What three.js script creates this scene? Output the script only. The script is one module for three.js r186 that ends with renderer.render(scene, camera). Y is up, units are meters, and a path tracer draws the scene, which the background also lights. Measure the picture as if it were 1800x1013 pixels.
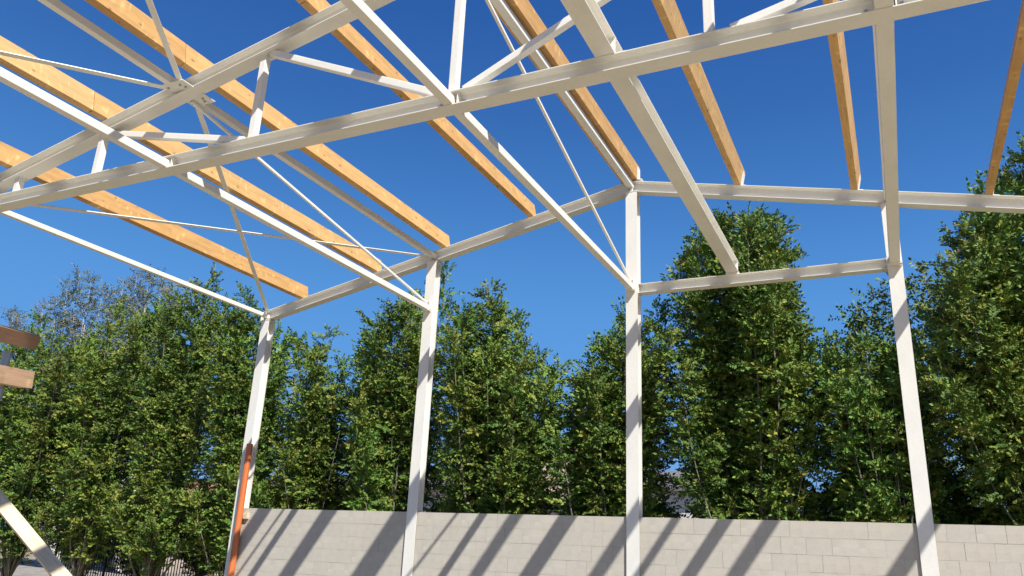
import * as THREE from 'three';
import { mergeGeometries } from 'three/addons/utils/BufferGeometryUtils.js';

// ---------------------------------------------------------------- camera, sky, sun, exposure
const W = 1800, H = 1013, F = 1399.12, EYE = 1.65;
const scene = new THREE.Scene();
const camera = new THREE.PerspectiveCamera(2 * Math.atan(H / 2 / F) * 180 / Math.PI, W / H, 0.1, 600);
camera.position.set(3.7153, EYE, 12.2855);
camera.rotation.order = 'YXZ';
camera.rotation.set(0.3216, 0.4532, 0.0455);
camera.updateMatrixWorld(true);
const renderer = new THREE.WebGLRenderer({ antialias: true });
renderer.toneMapping = THREE.LinearToneMapping;
const EXPOSURE = 1.6;
renderer.toneMappingExposure = EXPOSURE;
renderer.shadowMap.enabled = true;

{ // clear deep-blue sky, paler towards the horizon
  const w = 256, h = 128, d = new Float32Array(w * h * 4);
  const stops = [[-90, 0.0625, 0.0937, 0.1250], [-2, 0.1250, 0.2125, 0.3250], [0, 0.1625, 0.2875, 0.4500], [8, 0.0906, 0.2344, 0.4875], [13, 0.0731, 0.2144, 0.4781], [17, 0.0619, 0.1950, 0.4531], [24, 0.0375, 0.1344, 0.3594], [30, 0.0250, 0.0969, 0.2906], [38, 0.0162, 0.0700, 0.2469], [60, 0.0119, 0.0525, 0.2062], [90, 0.0100, 0.0438, 0.1812]];
  for (let j = 0; j < h; j++) {
    const el = ((j + .5) / h - .5) * 180;
    let k = 0; while (k < stops.length - 2 && el > stops[k + 1][0]) k++;
    const a = stops[k], b = stops[k + 1], t = Math.min(1, Math.max(0, (el - a[0]) / (b[0] - a[0])));
    for (let i = 0; i < w; i++) {
      const o = (j * w + i) * 4;
      for (let c = 0; c < 3; c++) d[o + c] = (a[c + 1] + (b[c + 1] - a[c + 1]) * t);
      d[o + 3] = 1;
    }
  }
  const tex = new THREE.DataTexture(d, w, h, THREE.RGBAFormat, THREE.FloatType);
  tex.mapping = THREE.EquirectangularReflectionMapping;
  tex.magFilter = tex.minFilter = THREE.LinearFilter;
  tex.needsUpdate = true;
  scene.background = tex; scene.environment = tex;
}
const SUN = new THREE.Vector3(0.70, 1, 0.50).normalize();
const sun = new THREE.DirectionalLight(new THREE.Color(1, .97, .895), 5);
sun.position.copy(SUN).multiplyScalar(60);
sun.castShadow = true;
sun.shadow.mapSize.set(4096, 4096);
Object.assign(sun.shadow.camera, { left: -32, right: 32, top: 32, bottom: -32, near: 1, far: 140 });
scene.add(sun, sun.target);

// ---------------------------------------------------------------- helpers
function rng(seed) { let a = seed >>> 0; return () => { a = (a + 0x6D2B79F5) | 0; let t = Math.imul(a ^ (a >>> 15), 1 | a); t = (t + Math.imul(t ^ (t >>> 7), 61 | t)) ^ t; return ((t ^ (t >>> 14)) >>> 0) / 4294967296; }; }
const V = (x, y, z) => new THREE.Vector3(x, y, z);
function px(x, y, z) { // point on the plane z seen at pixel (x, y)
  const v = V((x - W / 2) / F, -(y - H / 2) / F, -1).transformDirection(camera.matrixWorld);
  return camera.position.clone().addScaledVector(v, (z - camera.position.z) / v.z);
}
function pxd(x, y, depth) { // point at a depth along the view axis
  return V((x - W / 2) / F * depth, -(y - H / 2) / F * depth, -depth).applyMatrix4(camera.matrixWorld);
}
const taken = {};
function numbered(n) { const k = taken[n] = (taken[n] ?? -1) + 1; return k ? `${n}_${String(k).padStart(3, '0')}` : n; }
function tag(o, label, category, group) { o.userData = { label, category }; if (group) o.userData.group = group; return o; }
function thing(name, label, category, group, pos) { const g = new THREE.Group(); g.name = numbered(name); if (pos) g.position.copy(pos); scene.add(g); return tag(g, label, category, group); }
function part(parent, name, geo, mat) { const m = new THREE.Mesh(geo, mat); m.name = name; parent.add(m); return m; }
function structure(name, geo, mat) { const m = new THREE.Mesh(geo, mat); m.name = numbered(name); m.userData.kind = 'structure'; scene.add(m); return m; }
function box(w, h, d, x = 0, y = 0, z = 0) { return new THREE.BoxGeometry(w, h, d).translate(x, y, z); }
function metric(geo, su = 1, sv = 1, ou = 0, ov = 0) { // uv in metres: u along local z (length) where it can be
  geo = geo.index ? geo.toNonIndexed() : geo;
  const p = geo.attributes.position, n = geo.attributes.normal, uv = new Float32Array(p.count * 2);
  for (let i = 0; i < p.count; i++) {
    const ax = Math.abs(n.getX(i)), ay = Math.abs(n.getY(i)), az = Math.abs(n.getZ(i));
    let u, v;
    if (az > ax && az > ay) { u = p.getX(i); v = p.getY(i); } else if (ax > ay) { u = p.getZ(i); v = p.getY(i); } else { u = p.getZ(i); v = p.getX(i) + .37; }
    uv[2 * i] = u * su + ou; uv[2 * i + 1] = v * sv + ov;
  }
  geo.setAttribute('uv', new THREE.BufferAttribute(uv, 2));
  return geo;
}
// matrix whose local z runs from A to B, local y as near to `up` as it gets, origin at the middle
function along(A, B, up = V(0, 1, 0)) {
  const z = B.clone().sub(A).normalize(), x = up.clone().cross(z).normalize(), y = z.clone().cross(x);
  return new THREE.Matrix4().makeBasis(x, y, z).setPosition(A.clone().add(B).multiplyScalar(.5));
}
function iProfile(h, b, tw, tf, r = .012) {
  const s = new THREE.Shape(), H2 = h / 2, B2 = b / 2, T = tw / 2;
  s.moveTo(-B2, -H2); s.lineTo(B2, -H2); s.lineTo(B2, -H2 + tf); s.lineTo(T + r, -H2 + tf);
  s.quadraticCurveTo(T, -H2 + tf, T, -H2 + tf + r); s.lineTo(T, H2 - tf - r); s.quadraticCurveTo(T, H2 - tf, T + r, H2 - tf);
  s.lineTo(B2, H2 - tf); s.lineTo(B2, H2); s.lineTo(-B2, H2); s.lineTo(-B2, H2 - tf); s.lineTo(-T - r, H2 - tf);
  s.quadraticCurveTo(-T, H2 - tf, -T, H2 - tf - r); s.lineTo(-T, -H2 + tf + r); s.quadraticCurveTo(-T, -H2 + tf, -T - r, -H2 + tf); s.lineTo(-B2, -H2 + tf); s.closePath();
  return s;
}
function tubeProfile(w, h, r = .008) {
  const s = new THREE.Shape(), a = w / 2, b = h / 2;
  s.moveTo(-a + r, -b); s.lineTo(a - r, -b); s.quadraticCurveTo(a, -b, a, -b + r); s.lineTo(a, b - r); s.quadraticCurveTo(a, b, a - r, b);
  s.lineTo(-a + r, b); s.quadraticCurveTo(-a, b, -a, b - r); s.lineTo(-a, -b + r); s.quadraticCurveTo(-a, -b, -a + r, -b);
  return s;
}
function angleProfile(w, t = .006) { const s = new THREE.Shape(); s.moveTo(0, 0); s.lineTo(w, 0); s.lineTo(w, -t); s.lineTo(t, -t); s.lineTo(t, -w); s.lineTo(0, -w); s.closePath(); return s; }
function bar(shape, A, B, up) { // extrusion of a section from A to B in world space
  const L = A.distanceTo(B);
  const g = new THREE.ExtrudeGeometry(shape, { depth: L, bevelEnabled: false, curveSegments: 3 }).translate(0, 0, -L / 2);
  return metric(g).applyMatrix4(along(A, B, up));
}

// ---------------------------------------------------------------- textures
function vnoise(seed, n) { const r = rng(seed), t = new Float32Array(n * n); for (let i = 0; i < t.length; i++) t[i] = r();
  return (x, y) => { const xi = Math.floor(x), yi = Math.floor(y); let fx = x - xi, fy = y - yi; fx = fx * fx * (3 - 2 * fx); fy = fy * fy * (3 - 2 * fy);
    const g = (a, b) => t[((b % n + n) % n) * n + ((a % n + n) % n)];
    return (g(xi, yi) * (1 - fx) + g(xi + 1, yi) * fx) * (1 - fy) + (g(xi, yi + 1) * (1 - fx) + g(xi + 1, yi + 1) * fx) * fy; }; }
function texture(w, h, fn, ru, rv, srgb = true) { // fn(u,v) in 0..1 gives sRGB 0..255
  const d = new Uint8Array(w * h * 4);
  for (let j = 0; j < h; j++) for (let i = 0; i < w; i++) { const c = fn(i / w, j / h), o = (j * w + i) * 4; d[o] = c[0]; d[o + 1] = c[1]; d[o + 2] = c[2]; d[o + 3] = 255; }
  const t = new THREE.DataTexture(d, w, h, THREE.RGBAFormat);
  t.wrapS = t.wrapT = THREE.RepeatWrapping; t.magFilter = THREE.LinearFilter; t.minFilter = THREE.LinearMipmapLinearFilter; t.generateMipmaps = true;
  if (srgb) t.colorSpace = THREE.SRGBColorSpace;
  t.repeat.set(ru, rv); t.needsUpdate = true; return t;
}
const cl = v => Math.max(0, Math.min(255, v));
function woodTexture(seed, base, streaks) { // spans 3 m x 0.4 m
  const n1 = vnoise(seed, 64), n2 = vnoise(seed + 1, 64), n3 = vnoise(seed + 2, 64), r = rng(seed + 3);
  const knots = []; for (let i = 0; i < 9; i++) knots.push([r() * 3, r() * .4, .006 + r() * .013]);
  const pale = []; for (let i = 0; i < streaks; i++) pale.push([r() * 3, r() * .4, .006 + r() * r() * .04, .02 + r() * .07, (r() - .5) * 1.2]);
  return texture(1024, 256, (u, v) => {
    const x = u * 3, y = v * .4; let wy = y + .012 * (n1(u * 16, v * 8) - .5);
    let dk = 0, pl = 0;
    for (const [kx, ky, kr] of knots) { const dx = (x - kx), dy = (y - ky), q = dx * dx * .35 + dy * dy; if (q < kr * kr * 16) { const e = Math.exp(-q / (kr * kr)); dk += e; wy += Math.sign(dy || 1) * .006 * Math.exp(-q / (kr * kr * 5)); } }
    for (const [kx, ky, a, b, s] of pale) { const dx = (x - kx - s * (y - ky)) / a, dy = (y - ky) / b; const q = dx * dx + dy * dy; if (q < 6) pl += Math.exp(-q) * (n3(u * 512, v * 64) > .45 ? 1 : .3); }
    const g = n2(u * 32, wy * 320) * .55 + n3(u * 64, wy * 900) * .3 + n1(u * 8, v * 8) * .5;
    const k = .84 + .24 * g - .34 * Math.min(1, dk);
    const p = Math.min(1, pl) * .5;
    return [cl(base[0] * k * (1 - p) + 250 * p), cl(base[1] * (k - .02 * g) * (1 - p) + 214 * p), cl(base[2] * (k - .05) * (1 - p) + 150 * p)];
  }, 1 / 3, 1 / .4);
}
function grainTexture(size, seed, base, amp, cells, rep, speck = 0) {
  const a = vnoise(seed, 64), b = vnoise(seed + 1, 64), c = vnoise(seed + 2, 64);
  return texture(size, size, (u, v) => { const k = 1 + amp * ((a(u * cells, v * cells) - .5) + .7 * (b(u * 64, v * 64) - .5) + .6 * (c(u * 256, v * 256) - .5)) - (speck && c(u * 192 + .3, v * 192) > .93 ? speck : 0); return base.map(q => cl(q * k)); }, rep, rep);
}
const std = (o) => new THREE.MeshStandardMaterial(o);
const WHITE = [240, 240, 240];
const steelMap = grainTexture(512, 11, [246, 245, 243], .028, 8, .6);
const M = {
  steel: std({ map: steelMap, color: new THREE.Color(.76, .745, .70), roughness: .48 }),
  steel2: std({ map: steelMap, color: new THREE.Color(.78, .765, .725), roughness: .45 }),
  bolt: std({ color: new THREE.Color(.42, .41, .39), roughness: .4, metalness: .7 }),
  wood: [[21, [192, 155, 104], 26], [31, [184, 144, 92], 18], [41, [197, 161, 112], 30], [46, [188, 148, 96], 22], [56, [194, 155, 102], 12]].map(([s, b, k]) => std({ map: woodTexture(s, b, k), roughness: .62 })),
  endGrain: std({ map: woodTexture(51, [196, 140, 76], 5), roughness: .8 }),
  rough: std({ map: woodTexture(61, [202, 188, 166], 20), roughness: .8 }),
  red: std({ map: woodTexture(71, [138, 106, 84], 4), roughness: .6 }),
  tan: std({ map: woodTexture(81, [184, 152, 126], 10), roughness: .7 }),
  block: [[.535, .495, .428], [.528, .49, .425], [.541, .50, .433], [.532, .488, .419]].map((c, i) => std({ map: grainTexture(512, 90 + 7 * i, WHITE, .05, 6, 1.3, .04), color: new THREE.Color(...c), roughness: .92 })),
  mortar: std({ color: new THREE.Color(.40, .37, .33), roughness: 1 }),
  orange: std({ map: grainTexture(256, 120, WHITE, .14, 10, 2), color: new THREE.Color(.62, .17, .05), roughness: .38 }),
  ring: std({ color: new THREE.Color(.66, .27, .13), roughness: .4 }),
  iron: std({ color: new THREE.Color(.018, .019, .02), roughness: .5 }),
  zinc: std({ color: new THREE.Color(.34, .36, .37), roughness: .42, metalness: .7 }),
  bark: std({ map: grainTexture(256, 130, [200, 196, 186], .5, 24, 1.5), color: new THREE.Color(.30, .28, .24), roughness: .95 }),
  birchBark: std({ map: grainTexture(256, 140, [236, 234, 230], .5, 18, 1, .5), color: new THREE.Color(.66, .64, .60), roughness: .9 }),
};

// ---------------------------------------------------------------- setting
{
  const soil = std({ map: grainTexture(1024, 200, [226, 216, 196], .3, 10, .12, .12), color: new THREE.Color(.30, .27, .19), roughness: 1 });
  const g = new THREE.PlaneGeometry(900, 900).rotateX(-Math.PI / 2).translate(0, -.12, 0);
  { const p = g.attributes.position, uv = g.attributes.uv; for (let i = 0; i < p.count; i++) uv.setXY(i, p.getX(i), p.getZ(i)); }
  structure('ground', g, soil);
  const floor = std({ map: grainTexture(1024, 210, [232, 226, 214], .22, 12, .35, .1), color: new THREE.Color(.42, .37, .295), roughness: .95 });
  structure('floor_slab', metric(box(17, .2, 34, 0, -.1, 16.7)), floor);
  const yard = std({ map: grainTexture(1024, 220, [226, 222, 216], .25, 12, .3, .1), color: new THREE.Color(.30, .28, .26), roughness: .95 });
  structure('paved_yard', metric(box(70, .08, 18, -16, -.1, -17)), yard);
}

// ---------------------------------------------------------------- steel frame
const X = [-7.909, -3.952, 0, 3.981, 7.94], D = 6.2197, YR = 6.2752 + EYE, SL = .2111, CS = Math.cos(Math.atan(SL));
const roof = x => YR - SL * Math.abs(x);
const upRoof = s => V(s * SL, 1, 0).normalize();
const HR = .2, BR = .175, YB = 4.2279 + EYE, HB = .1647, BT = .1886, HT = .1756;
const boltGeo = new THREE.CylinderGeometry(.016, .016, .022, 6);
function bolts(parent, pts, axis) { for (const p of pts) { const b = part(parent, 'bolt', boltGeo, M.bolt); b.position.copy(p); if (axis === 'z') b.rotation.x = Math.PI / 2; if (axis === 'x') b.rotation.z = Math.PI / 2; } }

const colShape = iProfile(.19, .2, .0065, .010, .016);
const colLabels = ['white steel column with an orange pipe standing against it', 'white steel column where the block wall bay beside the pipe ends',
  'white steel column under the roof ridge', 'white steel column carrying a cross beam and a wide tie beam', 'white steel corner column beyond the last wall bay'];
X.forEach((x, i) => {
  const top = roof(x) - HR - (i === 2 ? .004 : .002);
  const t = thing('steel_column', colLabels[i], 'column', 'columns of the gable end', V(x, 0, 0));
  part(t, 'beam_profile', bar(colShape, V(0, 0, 0), V(0, top, 0), V(0, 0, 1)), M.steel2);
  part(t, 'base_plate', box(.3, .02, .3, 0, .01, 0), M.steel2);
  if (i < 4) { part(t, 'cap_plate', box(.215, .012, .2, 0, top - .008, 0), M.steel2); }
});
for (const s of [-1, 1]) {
  const t = thing('steel_column', s < 0 ? 'white steel eaves column under the end of the truss, orange pipe side' : 'white steel eaves column under the far end of the truss', 'column', 'eaves columns', V(s * 7.92, 0, D));
  part(t, 'beam_profile', bar(colShape, V(0, 0, 0), V(0, YB, 0), V(1, 0, 0)), M.steel2);
  part(t, 'base_plate', box(.3, .02, .3, 0, .01, 0), M.steel2);
}
// gable rafters
const rafShape = iProfile(HR * CS, BR, .006, .0095, .015);
for (const s of [-1, 1]) {
  const off = HR / 2;
  const t = thing('gable_rafter', s < 0 ? 'white steel rafter of the gable end sloping down to the pipe column' : 'white steel rafter of the gable end above the cross beam', 'steel beam', 'gable rafters');
  const A = V(s * .004, YR - off, 0), B = V(s * 8.03, roof(8.03) - off, 0);
  part(t, 'beam_profile', bar(rafShape, A, B, upRoof(s)), M.steel);
  part(t, 'end_plate', box(.014, .24, .2, s * .012, YR - .105, 0), M.steel);
  for (const dy of [-.05, -.15]) bolts(t, [V(s * .026, YR + dy, .05)], 'x');
  part(t, 'apex_haunch', box(.012, .2, .19, s * 8.04, roof(8.03) - .1, 0), M.steel);
  // stiffeners over the columns
  for (const i of s < 0 ? [0, 1] : [3, 4]) part(t, 'stiffener', box(.01, HR * .9, .08, X[i] + s * .03, roof(X[i]) - .1, .044), M.steel);
}
// cross beam between ridge column and next column
{
  const y = 4.1995 + EYE, h = .1571, b = .165;
  const t = thing('cross_beam', 'short horizontal white steel beam between ridge column and next column', 'steel beam', undefined, V(0, y + h / 2, 0));
  part(t, 'beam_profile', bar(iProfile(h, b, .006, .009, .012), V(.112, 0, 0), V(X[3] - .112, 0, 0)), M.steel);
  for (const x of [.106, X[3] - .106]) { part(t, 'end_plate', box(.012, h + .02, b + .02, x, 0, 0), M.steel); bolts(t, [V(x + (x < 1 ? .015 : -.015), .045, .05), V(x + (x < 1 ? .015 : -.015), -.045, .05)], 'x'); }
  part(t, 'packer_plate', box(.2, .036, .16, 1.65, h / 2 + .0185, 0), M.steel);
}
// trusses (the second stands over the photographer)
function truss(z, label) {
  const t = thing('roof_truss', label, 'truss', undefined, V(0, 0, z));
  const tc = iProfile(HT * CS, BT, .006, .0095, .015), bc = iProfile(HB, BT, .006, .0095, .015), tube = tubeProfile(.088, .088), dia = tubeProfile(.08, .08);
  for (const s of [-1, 1]) part(t, 'top_chord', bar(tc, V(s * .003, YR - HT / 2, 0), V(s * 8.0, roof(8) - HT / 2, 0), upRoof(s)), M.steel);
  part(t, 'bottom_chord', bar(bc, V(-8.0, YB + HB / 2, 0), V(8.0, YB + HB / 2, 0)), M.steel);
  const bt = YB + HB, under = x => roof(x) - HT;
  for (const x of [-6.9, -5.31, -2.665, 0, 2.59, 5.27, 6.9]) part(t, 'post', bar(tube, V(x, bt - .002, 0), V(x, under(x) + (x ? .012 : .03), 0), V(0, 0, 1)), M.steel2);
  for (const s of [-1, 1]) for (const [xa, xb] of [[5.2, 2.78], [2.56, .13]]) {
    const A = V(s * xa, under(xa) - .008, 0), B = V(s * xb, bt + .03, 0);
    part(t, 'diagonal', bar(dia, A, B, V(0, 1, 0)), M.steel2);
    part(t, 'gusset', box(.24, .1, .01, s * (xa - .02), under(xa) - .03, 0), M.steel);
  }
  // gusset plates and stiffeners at the longitudinal members
  for (const [x, y] of [[X[1], roof(X[1]) - .09], [X[3], roof(X[3]) - .09], [0, YR - .13]]) for (const sz of [-1, 1]) {
    part(t, 'gusset', box(.36, .010, .2, x + .07, y - .045, sz * .17), M.steel);
    bolts(t, [V(x + .14, y - .055, sz * .2), V(x + .17, y - .055, sz * .14), V(x - .06, y - .055, sz * .2)], 'y');
  }
  for (const x of [X[1], 0, X[3]]) { part(t, 'stiffener', box(.01, .13, .07, x + .09, YB + HB / 2, .04), M.steel); bolts(t, [V(x + .13, YB + .07, .014), V(x - .13, YB + .07, .014)], 'z'); }
  return t;
}
truss(D, 'white steel roof truss with posts and diagonals spanning in front of the gable');
truss(2 * D, 'white steel roof truss overhead behind the viewer');

// longitudinal members; bay 0 = gable to truss, bay 1 = truss to next truss
const bay = [[.1, D - .006], [D + .006, 2 * D - .006]], bayWord = ['from the gable column to the truss', 'on the open side of the truss'];
function longit(name, label, cat, shape, x, y, b, z0, z1, plate) {
  const t = thing(name, label, cat, 'longitudinal steel members', V(x, y, 0));
  part(t, 'beam_profile', bar(shape, V(0, 0, z0 ?? bay[b][0]), V(0, 0, z1 ?? bay[b][1])), M.steel2);
  if (plate) { part(t, 'end_plate', box(plate[0], .012, .09, 0, -plate[1] / 2 - .005, .148), M.steel); bolts(t, [V(plate[0] * .36, -plate[1] / 2 + .02, .12), V(-plate[0] * .36, -plate[1] / 2 + .02, .12)], 'z'); }
  return t;
}
const sq = tubeProfile(.1, .1), wide = tubeProfile(.14, .14, .01), small = tubeProfile(.08, .08), ib = iProfile(.19, .19, .0065, .010, .016);

const lv = YB + .061;
for (const b of [0, 1]) {
  const w = bayWord[b], u = undefined;
  longit('tie_tube', b ? 'white square tie tube ending at the truss between two posts, open side' : 'white square tie tube from the column next to the pipe to the truss', 'steel tube', sq, X[1], lv, b, u, u, b ? null : [.14, .1]);
  longit('tie_tube', b ? 'white square tie tube below the ridge on the open side of the truss' : 'white square tie tube from the ridge column to the truss', 'steel tube', sq, 0, lv, b, u, u, b ? null : [.14, .1]);
  longit('tie_tube', b ? 'white wide tie tube beyond the truss, in line with the cross beam end' : 'white wide tie tube from the cross beam end column to the truss', 'steel tube', wide, X[3], YB + .0805, b, u, u, b ? null : [.2, .14]);
  longit('eaves_tube', b ? 'thin white eaves tube on the open side of the truss' : 'thin white eaves tube running from the pipe column to the truss', 'steel tube', small, X[0], roof(X[0]) - .125, b, b ? u : .01, u, null);
  longit('roof_strut', b ? 'white roof strut under the purlins on the open side of the truss' : 'white roof strut under the purlins from gable rafter to truss', 'steel tube', tubeProfile(.09, .1), X[1], roof(X[1]) - .085, b, b ? u : .01, u, null);
  longit('ridge_strut', b ? 'white steel ridge strut between two timber purlins, open side of the truss' : 'white steel ridge strut between two timber purlins, gable to truss', 'steel tube', tubeProfile(.11, .1), -.02, YR - .085, b, b ? u : .03, u, null);
  longit('roof_strut', b ? 'white roof strut above the wide tie tube, open side of the truss' : 'white roof strut above the wide tie tube, gable to truss', 'steel tube', tubeProfile(.09, .1), X[3], roof(X[3]) - .085, b, b ? u : .01, u, null);
  const t = longit('hoist_beam', b ? 'wide white steel beam resting on the truss chord, open side' : 'wide white steel beam from the cross beam to the truss chord', 'steel beam', ib, 1.65, YB + HB + .096, b, b ? D + .03 : -.06, b ? u : D + .02, null);
  if (b) part(t, 'end_plate', box(.19, .17, .01, 0, 0, D + .075), M.steel);
  if (b) part(t, 'cleat', box(.12, .012, .1, .14, -.088, D + .03), M.steel);
  if (!b) part(t, 'stiffener', box(.08, .168, .01, .05, 0, .06), M.steel);
}
// bracing
function brace(name, label, shape, A, B, up) { const t = thing(name, label, 'brace', 'diagonal bracing'); part(t, 'beam_profile', bar(shape, A, B, up), M.steel2); return t; }
const flat = tubeProfile(.036, .036, .001), ang = tubeProfile(.068, .012, .002);
const rodPlate = (t, x, y, z) => { part(t, 'end_plate', box(.012, .1, .1, x, y, z), M.steel); bolts(t, [V(x + .016, y + .015, z + .01), V(x + .016, y - .02, z - .01)], 'x'); };
{ const t = brace('brace_bar', 'flat white brace bar rising from the ridge column foot of the tie to the ridge', flat, V(.0, lv + .09, .14), V(.0, YR - .16, D - .12), V(1, 0, 0)); rodPlate(t, .014, lv + .09, .15); }
{ const t = brace('brace_bar', 'flat white brace bar rising from the tie tube to the truss top chord', flat, V(X[1], lv + .09, .14), V(X[1], roof(X[1]) - .16, D - .12), V(1, 0, 0)); rodPlate(t, X[1] + .014, lv + .09, .15); }
brace('brace_angle', 'white angle brace in the roof plane from pipe column top to the truss node', ang, V(X[0] + .03, roof(X[0]) - .04, .09), V(X[1] + .02, roof(X[1]) - .105, D - .14), V(-SL, 1, 0));
brace('brace_angle', 'thin white angle brace crossing the other one in the roof plane', ang, V(X[1] - .1, roof(X[1]) - .09, .09), V(X[0] + .12, roof(X[0]) - .09, D - .1), V(-SL, 1, 0));
brace('brace_angle', 'white angle brace from the truss node out over the open side eaves', ang, V(X[1] - .1, roof(X[1]) - .12, D + .17), V(X[0] + .1, roof(X[0]) - .12, 2 * D - .1), V(-SL, 1, 0));
brace('brace_angle', 'white angle brace from the truss node up towards the ridge overhead', ang, V(X[1] + .1, roof(X[1]) - .105, D + .15), V(-.1, YR - .15, 2 * D - .1), V(-SL, 1, 0));

// ---------------------------------------------------------------- timber purlins
const PH = .3, PW = .1;
const words = { '-7.04': 'lowest on the pipe column side', '-5.25': 'second up on the pipe column side', '-3.71': 'third up on the pipe column side', '-1.91': 'next to the ridge on the pipe column side', '-0.135': 'on the ridge, behind the steel strut', '0.055': 'on the ridge, in front of the steel strut', '1.8': 'first past the ridge', '3.54': 'second past the ridge', '5.29': 'third past the ridge', '7.04': 'lowest past the ridge' };
let pk = 0;
for (const x of [-7.04, -5.25, -3.71, -1.91, -.135, .055, 1.8, 3.54, 5.29, 7.04]) {
  const s = x < 0 ? -1 : 1, ridge = Math.abs(x) < .2, joint = x === 3.54 ? D - .35 : D + .3, tilt = ridge ? 0 : Math.atan(SL) * -s;
  for (const b of [0, 1]) {
    const z0 = b ? joint + .010 : -.085, z1 = b ? 2 * D + .3 : joint, L = z1 - z0, r = rng(900 + pk * 7);
    const t = thing('timber_purlin', `honey coloured timber purlin ${words[String(x)]}, ${b ? 'open side' : 'gable side'}`, 'timber beam', 'timber purlins');
    const y0 = roof(x) + (ridge ? .011 + .1 * SL * .5 : .003);
    t.position.set(x, y0, (z0 + z1) / 2); t.rotation.z = tilt;
    const g = box(PW, PH, L, 0, PH / 2, 0);
    part(t, 'timber', metric(g, 1, 1, r() * 3, r()), M.wood[(pk * 2 + 1) % 5]);
    const ds = ridge ? 1 : s; // cleat on the downhill side
    for (const zc of b ? [2 * D] : [0, D]) {
      if (ridge && x < 0) continue;
      const c = part(t, 'cleat', mergeGeometries([box(.008, .25, .15, ds * (PW / 2 + .0045), .127, 0), box(.07, .008, .15, ds * (PW / 2 + .044), .006, 0)]), M.steel2);
      c.position.z = zc - t.position.z;
    }
    pk++;
  }
}

// ---------------------------------------------------------------- block wall, one infill per bay
const CH = .225, BL = .337, COURSES = 10, WT = 0.6075 + EYE;
const blockGeo = {};
function blockShape(l) { const k = l.toFixed(3); return blockGeo[k] ??= metric(box(l - .003, CH - .0028, .15)); }
const wallWords = ['pale concrete block wall between the pipe column and the next column', 'pale concrete block wall up to the ridge column', 'pale concrete block wall under the short cross beam', 'pale concrete block wall beyond the cross beam column'];
for (let w = 0; w < 4; w++) {
  const a = X[w] + .012 + 0, e = X[w + 1] - .012, r = rng(300 + w);
  const t = thing('block_wall', wallWords[w], 'wall', 'block walls between the columns', V((a + e) / 2, 0, 0));
  const mid = (a + e) / 2, base = WT - COURSES * CH;
  part(t, 'mortar', box(e - a - .01, WT - .006, .13, 0, (WT - .006) / 2, -.0085), M.mortar);
  const rest = [];
  for (let c = 0; c < COURSES; c++) {
    let x = a - (c % 2 ? .17 : 0) - r() * .12;
    const cy = WT - (c + .5) * CH;
    while (x < e - .02) {
      const x0 = Math.max(a, x), x1 = Math.min(e, x + BL + (r() - .5) * .006); x += BL;
      if (x1 - x0 < .03) continue;
      const l = Math.round((x1 - x0) / .005) * .005, vis = c < 6 && x0 < 5.8, pos = V((x0 + x1) / 2 - mid, cy + (r() - .5) * .003, -.015 + (r() - .5) * .003), ry = (r() - .5) * .006;
      const mi = Math.floor(r() * 4);
      if (vis) { const m = part(t, 'block', blockShape(l), M.block[mi]); m.position.copy(pos); m.rotation.y = ry; m.rotation.z = (r() - .5) * .004; }
      else rest.push(blockShape(l).clone().translate(pos.x, pos.y, pos.z));
    }
  }
  const m = part(t, 'blocks', mergeGeometries(rest), M.block[1]); m.userData.kind = 'stuff';
}

// ---------------------------------------------------------------- pipe and small things
{
  const t = thing('drain_pipe', 'orange pipe standing against the white column at the wall end', 'pipe', undefined, V(X[0] + .128, 0, .157));
  const top = 1.821 + EYE;
  part(t, 'pipe_wall', new THREE.LatheGeometry([[.05, .0], [.06, .0], [.06, top], [.05, top], [.05, top - .3]].map(p => new THREE.Vector2(...p)), 24), M.orange);
  for (const y of [1.1, 2.9]) part(t, 'clip', box(.05, .03, .012, -.045, y, -.056), M.steel2);
  for (const y of [.55, 1.35, 1.95, 2.8, 3.02]) part(t, 'sleeve_ring', new THREE.TorusGeometry(.0605, .003, 6, 24).rotateX(Math.PI / 2).translate(0, y, 0), M.ring);
}
{
  const p = px(434, 907, .063);
  const t = thing('wood_block', 'small pale wood block fixed to the wall beside the orange pipe', 'wood block', undefined, V(p.x, p.y, .063));
  part(t, 'block_body', metric(box(.105, .115, .05, 0, 0, .025)), M.rough);
  part(t, 'screw', new THREE.CylinderGeometry(.006, .006, .006, 8).rotateX(Math.PI / 2).translate(0, .01, .052), M.bolt);
}
// shuttering timbers on a prop, and a raking plank
{
  const A = pxd(-60, 571, 5.35), B = pxd(55, 600, 6.0);
  const t = thing('shuttering_beam', 'red brown shuttering beam with a sawn end, upper of two on the grey prop', 'timber beam', undefined);
  const up = V(.42, .85, .3);
  const m = along(A, B, up), L = A.distanceTo(B);
  part(t, 'timber', metric(box(.125, .105, L)).applyMatrix4(m), M.red);
  const A2 = pxd(-60, 648, 5.35), B2 = pxd(47, 668, 6.0), t2 = thing('shuttering_beam', 'tan shuttering beam, lower of two on the grey prop', 'timber beam', undefined);
  part(t2, 'timber', metric(box(.1, .125, A2.distanceTo(B2))).applyMatrix4(along(A2, B2, V(0, 1, 0))), M.tan);
  const P = pxd(-10, 640, 5.72), pr = thing('steel_prop', 'grey steel prop carrying two shuttering beams', 'prop', undefined, V(P.x - .05, 0, P.z - .1));
  part(pr, 'tube', new THREE.CylinderGeometry(.03, .03, P.y + .12, 16).translate(0, (P.y + .12) / 2, 0), M.zinc);
  part(pr, 'foot_plate', box(.15, .01, .15, 0, .006, 0), M.zinc);
  part(pr, 'collar', new THREE.CylinderGeometry(.04, .04, .08, 16).translate(0, P.y - .2, 0), M.zinc);
}
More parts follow.
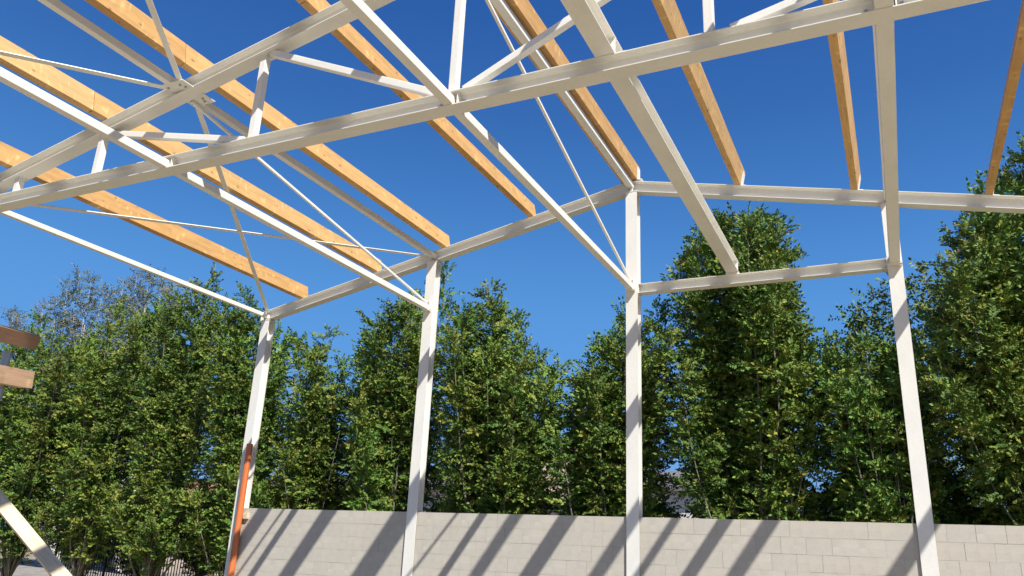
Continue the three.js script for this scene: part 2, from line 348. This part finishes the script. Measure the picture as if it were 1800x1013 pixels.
{
  const A = pxd(54, 948, 5.6), d = pxd(101, 1005, 5.42).sub(A).normalize(), Bt = A.clone().addScaledVector(d, -1.1), Bb = A.clone().addScaledVector(d, (A.y + .0) / -d.y);
  const t = thing('raking_plank', 'pale sawn plank leaning diagonally beside the grey prop', 'plank', undefined);
  const toCam = camera.position.clone().sub(A).normalize();
  part(t, 'timber', metric(box(.09, .045, Bt.distanceTo(Bb))).applyMatrix4(along(Bt, Bb, toCam.add(V(.25, .12, 0)))), M.rough);
}

// ---------------------------------------------------------------- fence, houses
for (let k = 0; k < 6; k++) {
  const x0 = -22.5 + k * 2.5, t = thing('fence_panel', 'black metal bar fence panel behind the trunks at the end of the wall', 'fence', 'fence panels', V(x0, 0, -7));
  part(t, 'post', box(.06, 1.62, .06, 0, .7, 0), M.iron);
  for (const y of [.12, 1.38]) part(t, 'rail', box(2.44, .04, .03, 1.25, y, 0), M.iron);
  const g = box(.022, 1.42, .022);
  for (let i = 0; i < 20; i++) { const b = part(t, 'bar', g, M.iron); b.position.set(.14 + i * .117, .76, 0); }
}
const plaster = [[.72, .70, .66], [.62, .52, .44], [.70, .69, .68]].map((c, i) => std({ map: grainTexture(256, 400 + i, WHITE, .12, 8, .4), color: new THREE.Color(...c), roughness: .95 }));
const roofMat = [[.30, .15, .10], [.36, .27, .20], [.16, .15, .15]].map((c, i) => std({ map: grainTexture(256, 420 + i, WHITE, .35, 32, .9), color: new THREE.Color(...c), roughness: .9 }));
const pane = std({ color: new THREE.Color(.04, .05, .06), roughness: .08 }), frameM = std({ color: new THREE.Color(.75, .75, .74), roughness: .5 });
function house(label, x, z, w, d, h, rise, pm, rm) {
  const t = thing('house', label, 'house', 'houses behind the trees', V(x, -.1, z));
  part(t, 'wall', metric(box(w, h, d, 0, h / 2, 0)), pm);
  const s = new THREE.Shape(); s.moveTo(-d / 2 - .4, h - .05); s.lineTo(d / 2 + .4, h - .05); s.lineTo(d / 2 + .4, h + .1); s.lineTo(0, h + rise); s.lineTo(-d / 2 - .4, h + .1); s.closePath();
  const rf = part(t, 'roof', metric(new THREE.ExtrudeGeometry(s, { depth: w + .6, bevelEnabled: false }).translate(0, 0, -w / 2 - .3).rotateY(Math.PI / 2)), rm);
  part(rf, 'chimney', box(.5, .9, .5, w * .22, h + rise * .9, -d * .1), pm);
  const n = Math.floor(w / 2.6);
  for (let i = 0; i < n; i++) {
    const wx = -w / 2 + (i + .5) * w / n, f = part(t, 'window', box(1.2, 1.3, .06, wx, h * .58, d / 2 + .028), frameM);
    part(f, 'pane', box(1.04, 1.14, .03, wx, h * .58, d / 2 + .05), pane);
    part(f, 'sill', box(1.3, .05, .16, wx, h * .58 - .69, d / 2 + .09), frameM);
  }
}
house('white plastered house with dark roof glimpsed between the trunks', -18.2, -24, 7.6, 8, 4.3, 1.3, plaster[0], roofMat[2]);
house('tan house with pale tiled roof behind the broad rounded tree', -11.2, -24.5, 6.4, 9, 3.9, 3.3, plaster[1], roofMat[1]);
house('grey white house behind the tallest tree', -3.9, -24, 5, 8, 4.4, 1.2, plaster[2], roofMat[2]);
house('long tan rendered house beyond the paved yard behind the fence', -35, -25, 15, 9, 3.1, 2.0, plaster[1], roofMat[0]);

// ---------------------------------------------------------------- trees
function sprig(n, len, L, w, seed) { // a flat spray of n folded leaves on a twig along +x
  const r = rng(seed), p = [], nn = [];
  const push = (a, b, c) => { for (const q of [a, b, c]) p.push(q.x, q.y, q.z); };
  for (let i = 0; i < n; i++) {
    const t = .12 + .88 * i / (n - 1), s = i % 2 ? 1 : -1, last = i === n - 1;
    const o = V(len * t, -.10 * len * t * t, 0), ang = last ? 0 : s * (.75 + r() * .45), l = L * (.75 + r() * .45), dir = V(Math.cos(ang), (r() - .55) * .9, Math.sin(ang)).normalize();
    const side = V(-Math.sin(ang), 0, Math.cos(ang)).applyAxisAngle(dir, (r() - .5) * 2.2), up = dir.clone().cross(side).normalize();
    const tip = o.clone().addScaledVector(dir, l), mid = o.clone().addScaledVector(dir, l * .45);
    const A = mid.clone().addScaledVector(side, w).addScaledVector(up, w * .3), B = mid.clone().addScaledVector(side, -w).addScaledVector(up, w * .3);
    push(o, A, tip); push(o, tip, B);
  }
  const tw = .0035; push(V(0, 0, -tw), V(len, -.1 * len, 0), V(0, 0, tw));
  const g = new THREE.BufferGeometry(); g.setAttribute('position', new THREE.Float32BufferAttribute(p, 3)); g.computeVertexNormals(); return g;
}
const leafMat = new THREE.MeshPhysicalMaterial({ color: 0xffffff, roughness: .62,  side: THREE.DoubleSide, specularIntensity: .5 });
const sprigGeo = sprig(15, .36, .084, .026, 5), looseGeo = sprig(9, .4, .12, .034, 6), birchGeo = sprig(10, .5, .11, .03, 7);
function limb(pts, r0, r1, seg = 6) { // tapered tube through points
  const c = new THREE.CatmullRomCurve3(pts), n = Math.max(4, pts.length * 3), g = new THREE.TubeGeometry(c, n, 1, seg, false), p = g.attributes.position, m = V();
  for (let i = 0; i <= n; i++) { c.getPointAt(i / n, m); const rad = r0 + (r1 - r0) * i / n; for (let j = 0; j <= seg; j++) { const k = i * (seg + 1) + j; p.setXYZ(k, m.x + (p.getX(k) - m.x) * rad, m.y + (p.getY(k) - m.y) * rad, m.z + (p.getZ(k) - m.z) * rad); } }
  return g;
}
function tree(o) { // o: label, name, base [x,z], tips [Vector3], rad, n per metre, geo, palette, bark, first (share of the leader without leaves)
  const r = rng(o.seed), t = thing(o.name ?? 'hornbeam_tree', o.label, 'tree', o.group ?? 'row of trees behind the wall', V(o.base[0], -.12, o.base[1]));
  const wood = [], mats = [], cols = [], q = new THREE.Quaternion(), E3 = new THREE.Euler(), sc = V(), org = V(o.base[0], -.12, o.base[1]);
  const leaders = [];
  for (const p of o.tips) { leaders.push([p.clone().sub(org), 1, p.spike]); if (o.twin && !p.spike) { const c = p.clone().sub(org); c.x += (r() - .5) * .45; c.z += (r() - .5) * 1.4; c.y -= .25 + r() * .9; leaders.push([c, .8]); } }
  for (let i = 0; i < (o.fill ?? 10); i++) { // inner and lower leaders that give the crown its depth
    const p = o.tips[Math.floor(r() * o.tips.length)].clone().sub(org), k = .5 + r() * .4;
    p.y *= k; p.x = p.x * (.45 + r() * .5) + (r() - .5) * (o.spread ?? 1.2); p.z += (r() - .5) * (o.deep ?? 3); leaders.push([p, .8]);
  }
  for (let i = 0; i < (o.wide ?? 0); i++) leaders.push([V((i % 2 ? 1 : -1) * (.5 + r() * 1.3), (o.front ? 1.7 : 2.7) + r() * 2.3, -.2 - r() * 1.7 + (o.front ?? 0)), .7]); // low side stems that close the gaps between neighbours
  for (let i = 0; i < (o.bare ?? 0); i++) { const a = V((r() - .5) * .3, 0, (r() - .5) * .3), b = V((r() - .5) * 2.6, 3.2 + r() * 2.2, .2 + (r() - .5) * 1.6); wood.push(limb([a, a.clone().lerp(b, .45).add(V((r() - .5) * .25, 0, 0)), b], .02 + r() * .012, .006, 5)); }
  for (const [tip, lw, spike] of leaders) {
    const tint = .8 + r() * .42, warm = .9 + r() * .25;
    const h0 = (o.h0 ?? .25) + r() * .5, c = [V((r() - .5) * .15, h0 * .4, (r() - .5) * .15)];
    const bow = .55 + r() * .3, n = 5;
    for (let i = 1; i <= n; i++) { const s = i / n, e = Math.pow(s, bow); c.push(V(tip.x * e + (r() - .5) * .12 * (i < n), h0 + (tip.y - h0) * s, tip.z * e + (r() - .5) * .12 * (i < n))); }
    wood.push(limb(c, (.028 + r() * .02) * lw * (o.thick ?? 1), .004));
    const curve = new THREE.CatmullRomCurve3(c), len = curve.getLength(), count = Math.floor(len * o.n), pt = V();
    // side branches in flat layers
    const layers = Math.floor(len / .16);
    for (let k = 0; k < layers; k++) {
      const first = o.first ?? .2, s = first + (1 - first) * ((k + r()) / layers);
      curve.getPointAt(Math.min(1, s), pt);
      const low = Math.min(1, .10 + Math.pow(Math.max(0, (s - first) / .42), 1.7)), reach = (o.rad * (spike && s > .7 ? .5 : 1) * Math.pow(Math.max(0, 1 - s), .62) + .10) * (.55 + .6 * r()), az = r() * 6.283, rise = .35 + 1.1 * r();
      const bd = V(Math.cos(az), rise, Math.sin(az)).normalize();
      const m = Math.max(s > .3 ? 2 : 0, Math.round(count / layers * (.5 + r()) * low * (.35 + .75 * reach / o.rad)));
      for (let i = 0; i < m; i++) {
        const f = Math.sqrt(r()), spread = .10 + .2 * f * reach;
        const P = pt.clone().addScaledVector(bd, reach * f).add(V((r() - .5) * spread * 2, (r() - .5) * spread, (r() - .5) * spread * 2));
        E3.set((r() - .5) * 2.2, -az + (r() - .5) * 3, (r() - .3) * 1.6 + (s > .85 ? .6 : 0), 'YXZ'); q.setFromEuler(E3);
        const z = .65 + r() * .6; sc.set(z, z, z);
        mats.push(new THREE.Matrix4().compose(P, q, sc));
        const pal = o.palette[Math.floor(Math.pow(r(), 1.3) * o.palette.length)], v = .75 + r() * .5; cols.push([pal[0] * v * tint * warm, pal[1] * v * tint, pal[2] * v * tint]);
      }
      if (reach > .45) wood.push(limb([pt.clone(), pt.clone().addScaledVector(bd, reach * .5), pt.clone().addScaledVector(bd, reach * .95)], .008, .002, 3));
    }
  }
  part(t, 'trunk', mergeGeometries(wood), o.bark ?? M.bark);
  const im = new THREE.InstancedMesh(o.geo ?? sprigGeo, leafMat, mats.length); im.name = 'crown'; im.userData.kind = 'stuff'; const C = new THREE.Color();
  mats.forEach((m, i) => { im.setMatrixAt(i, m); im.setColorAt(i, C.setRGB(...cols[i])); });
  t.add(im);
  return mats.length;
}
const green = [[.096, .172, .028], [.076, .146, .026], [.118, .188, .030], [.146, .204, .032], [.170, .206, .036]];
const rowZ = -5;
const rows = [
  ['hornbeam tree furthest along the row, past the grey prop', [-24.5, rowZ], [[-60, 560], [-30, 585], [10, 600], [40, 592]]],
  ['hornbeam tree below the birches, its pointed top near the grey prop', [-21.8, rowZ], [[50, 590], [71, 560, 1], [95, 588], [125, 610], [150, 600]]],
  ['hornbeam tree in front of the birches with several stepped tips', [-18.6, rowZ], [[165, 590], [191, 568], [214, 536, 1], [240, 552], [262, 545]]],
  ['tall hornbeam tree under the eaves tube, with a thin top spike', [-15.6, rowZ], [[285, 525], [312, 515], [340, 508], [370, 487, 1], [395, 525], [412, 540]]],
  ['hornbeam tree directly behind the pipe column', [-12.6, rowZ], [[435, 520, 1], [420, 550], [455, 550], [480, 570], [497, 590]]],
  ['lower hornbeam tree with three spikes between the first two columns', [-10.2, rowZ], [[520, 598, 1], [545, 612], [574, 585, 1], [598, 632], [560, 620]]],
  ['hornbeam tree partly hidden by the bare column, with a tall spike', [-7.6, rowZ], [[635, 620], [668, 562], [690, 535], [720, 530], [745, 515], [784, 478, 1], [650, 600]]],
  ['broad rounded hornbeam tree between the bare column and the ridge column', [-5.0, rowZ], [[815, 550], [832, 545], [858, 512, 1], [890, 545], [912, 560, 1], [945, 622], [978, 640], [870, 530], [800, 555], [925, 590]]],
  ['hornbeam tree directly behind the ridge column', [-2.0, rowZ], [[1008, 668], [1035, 668], [1060, 602], [1085, 565], [1102, 555], [1128, 570], [1140, 610]]],
  ['tallest hornbeam tree behind the short cross beam', [1.15, rowZ], [[1152, 535], [1190, 472, 1], [1225, 412], [1258, 378], [1290, 372], [1322, 374], [1352, 380], [1366, 402], [1395, 520], [1414, 575], [1210, 440], [1270, 385], [1340, 378]]],
  ['low hornbeam tree between the tallest tree and the cross beam end column', [3.7, rowZ], [[1432, 622], [1460, 600], [1485, 606], [1520, 592], [1548, 603], [1580, 600], [1605, 610]]],
  ['big dark hornbeam tree beyond the cross beam end column', [6.7, rowZ], [[1655, 500], [1680, 400], [1705, 372], [1738, 330], [1790, 272], [1815, 250], [1850, 230], [1670, 450], [1640, 560], [1760, 310], [1640, 600], [1720, 340]]],
  ['hornbeam tree past the last wall bay', [9.6, rowZ], [[1900, 300], [1930, 260], [1970, 260], [2010, 300]]],
];
let total = 0;
rows.forEach(([label, base, tips], i) => {
  const r = rng(500 + i);
  total += tree({ label, base, tips: tips.map(([x, y, sp]) => { const p = px(x, y + (sp ? 0 : 7), rowZ + (r() - .5) * 1.8); p.spike = sp; return p; }), seed: 600 + i, rad: .5, n: 66, fill: 9, wide: i < 5 ? 8 : 6, front: i < 5 ? 1.6 : 0, bare: i < 5 ? 3 : 7, twin: 1, spread: .6, deep: 2.4, thick: 1.25, palette: green, first: .2 });
});
// loose, light tree behind, and two birches far behind on the left
const pale = [[.12, .17, .035], [.10, .16, .04], [.14, .17, .04]];
total += tree({ name: 'loose_tree', label: 'loose light green tree with open twigs behind the cross beam end column', group: 'trees further back', base: [4.3, -9], tips: [[1492, 552], [1530, 522], [1560, 505], [1590, 498], [1625, 478], [1510, 580], [1650, 470]].map(([x, y]) => px(x, y, -9)), seed: 700, rad: .7, n: 30, fill: 6, geo: looseGeo, palette: pale, first: .3 });
const grey = [[.14, .145, .075], [.12, .125, .065], [.17, .165, .09]];
[[[-34.5, -16], [[30, 560], [75, 535], [100, 520], [118, 495], [140, 478], [160, 490], [180, 510], [150, 530], [125, 560], [20, 545]]], [[-30, -16], [[190, 515], [215, 495], [240, 478], [262, 480], [285, 490], [305, 505], [320, 520], [255, 520], [230, 530]]]].forEach(([base, tips], i) => {
  total += tree({ name: 'birch_tree', label: ['birch tree with white stem and thin grey green leaves, broader of two', 'birch tree with forked white stem and thin leaves, beside the hornbeam spike'][i], group: 'trees further back', base, tips: tips.map(([x, y]) => px(x, y, -16)), seed: 720 + i, rad: 1.3, n: 34, fill: 8, geo: birchGeo, palette: grey, bark: M.birchBark, first: .35, thick: 3, spread: 2.5 });
});
// shrubs at the foot of the row
[[-23, -8.6], [-20, -8.3], [-17.3, -8.6], [-14.5, -8.4], [-12, -8.5], [-2.5, -6.6], [1.5, -6.8], [4.5, -6.5], [7.2, -6.2]].forEach(([x, z], i) => {
  const r = rng(800 + i), tips = []; for (let k = 0; k < 9; k++) tips.push(V(x + (r() - .5) * 3, 2.1 + r() * .9, z + (r() - .5) * 1.2));
  total += tree({ name: 'shrub', label: 'dark leafy shrub growing low behind the tree row', group: 'shrubs behind the tree row', base: [x, z], tips, seed: 820 + i, rad: .6, n: 90, fill: 3, palette: green, first: .1 });
});
console.log('sprigs', total);

scene.traverse(o => { if (o.isMesh) { o.castShadow = true; o.receiveShadow = true; } });
renderer.render(scene, camera);
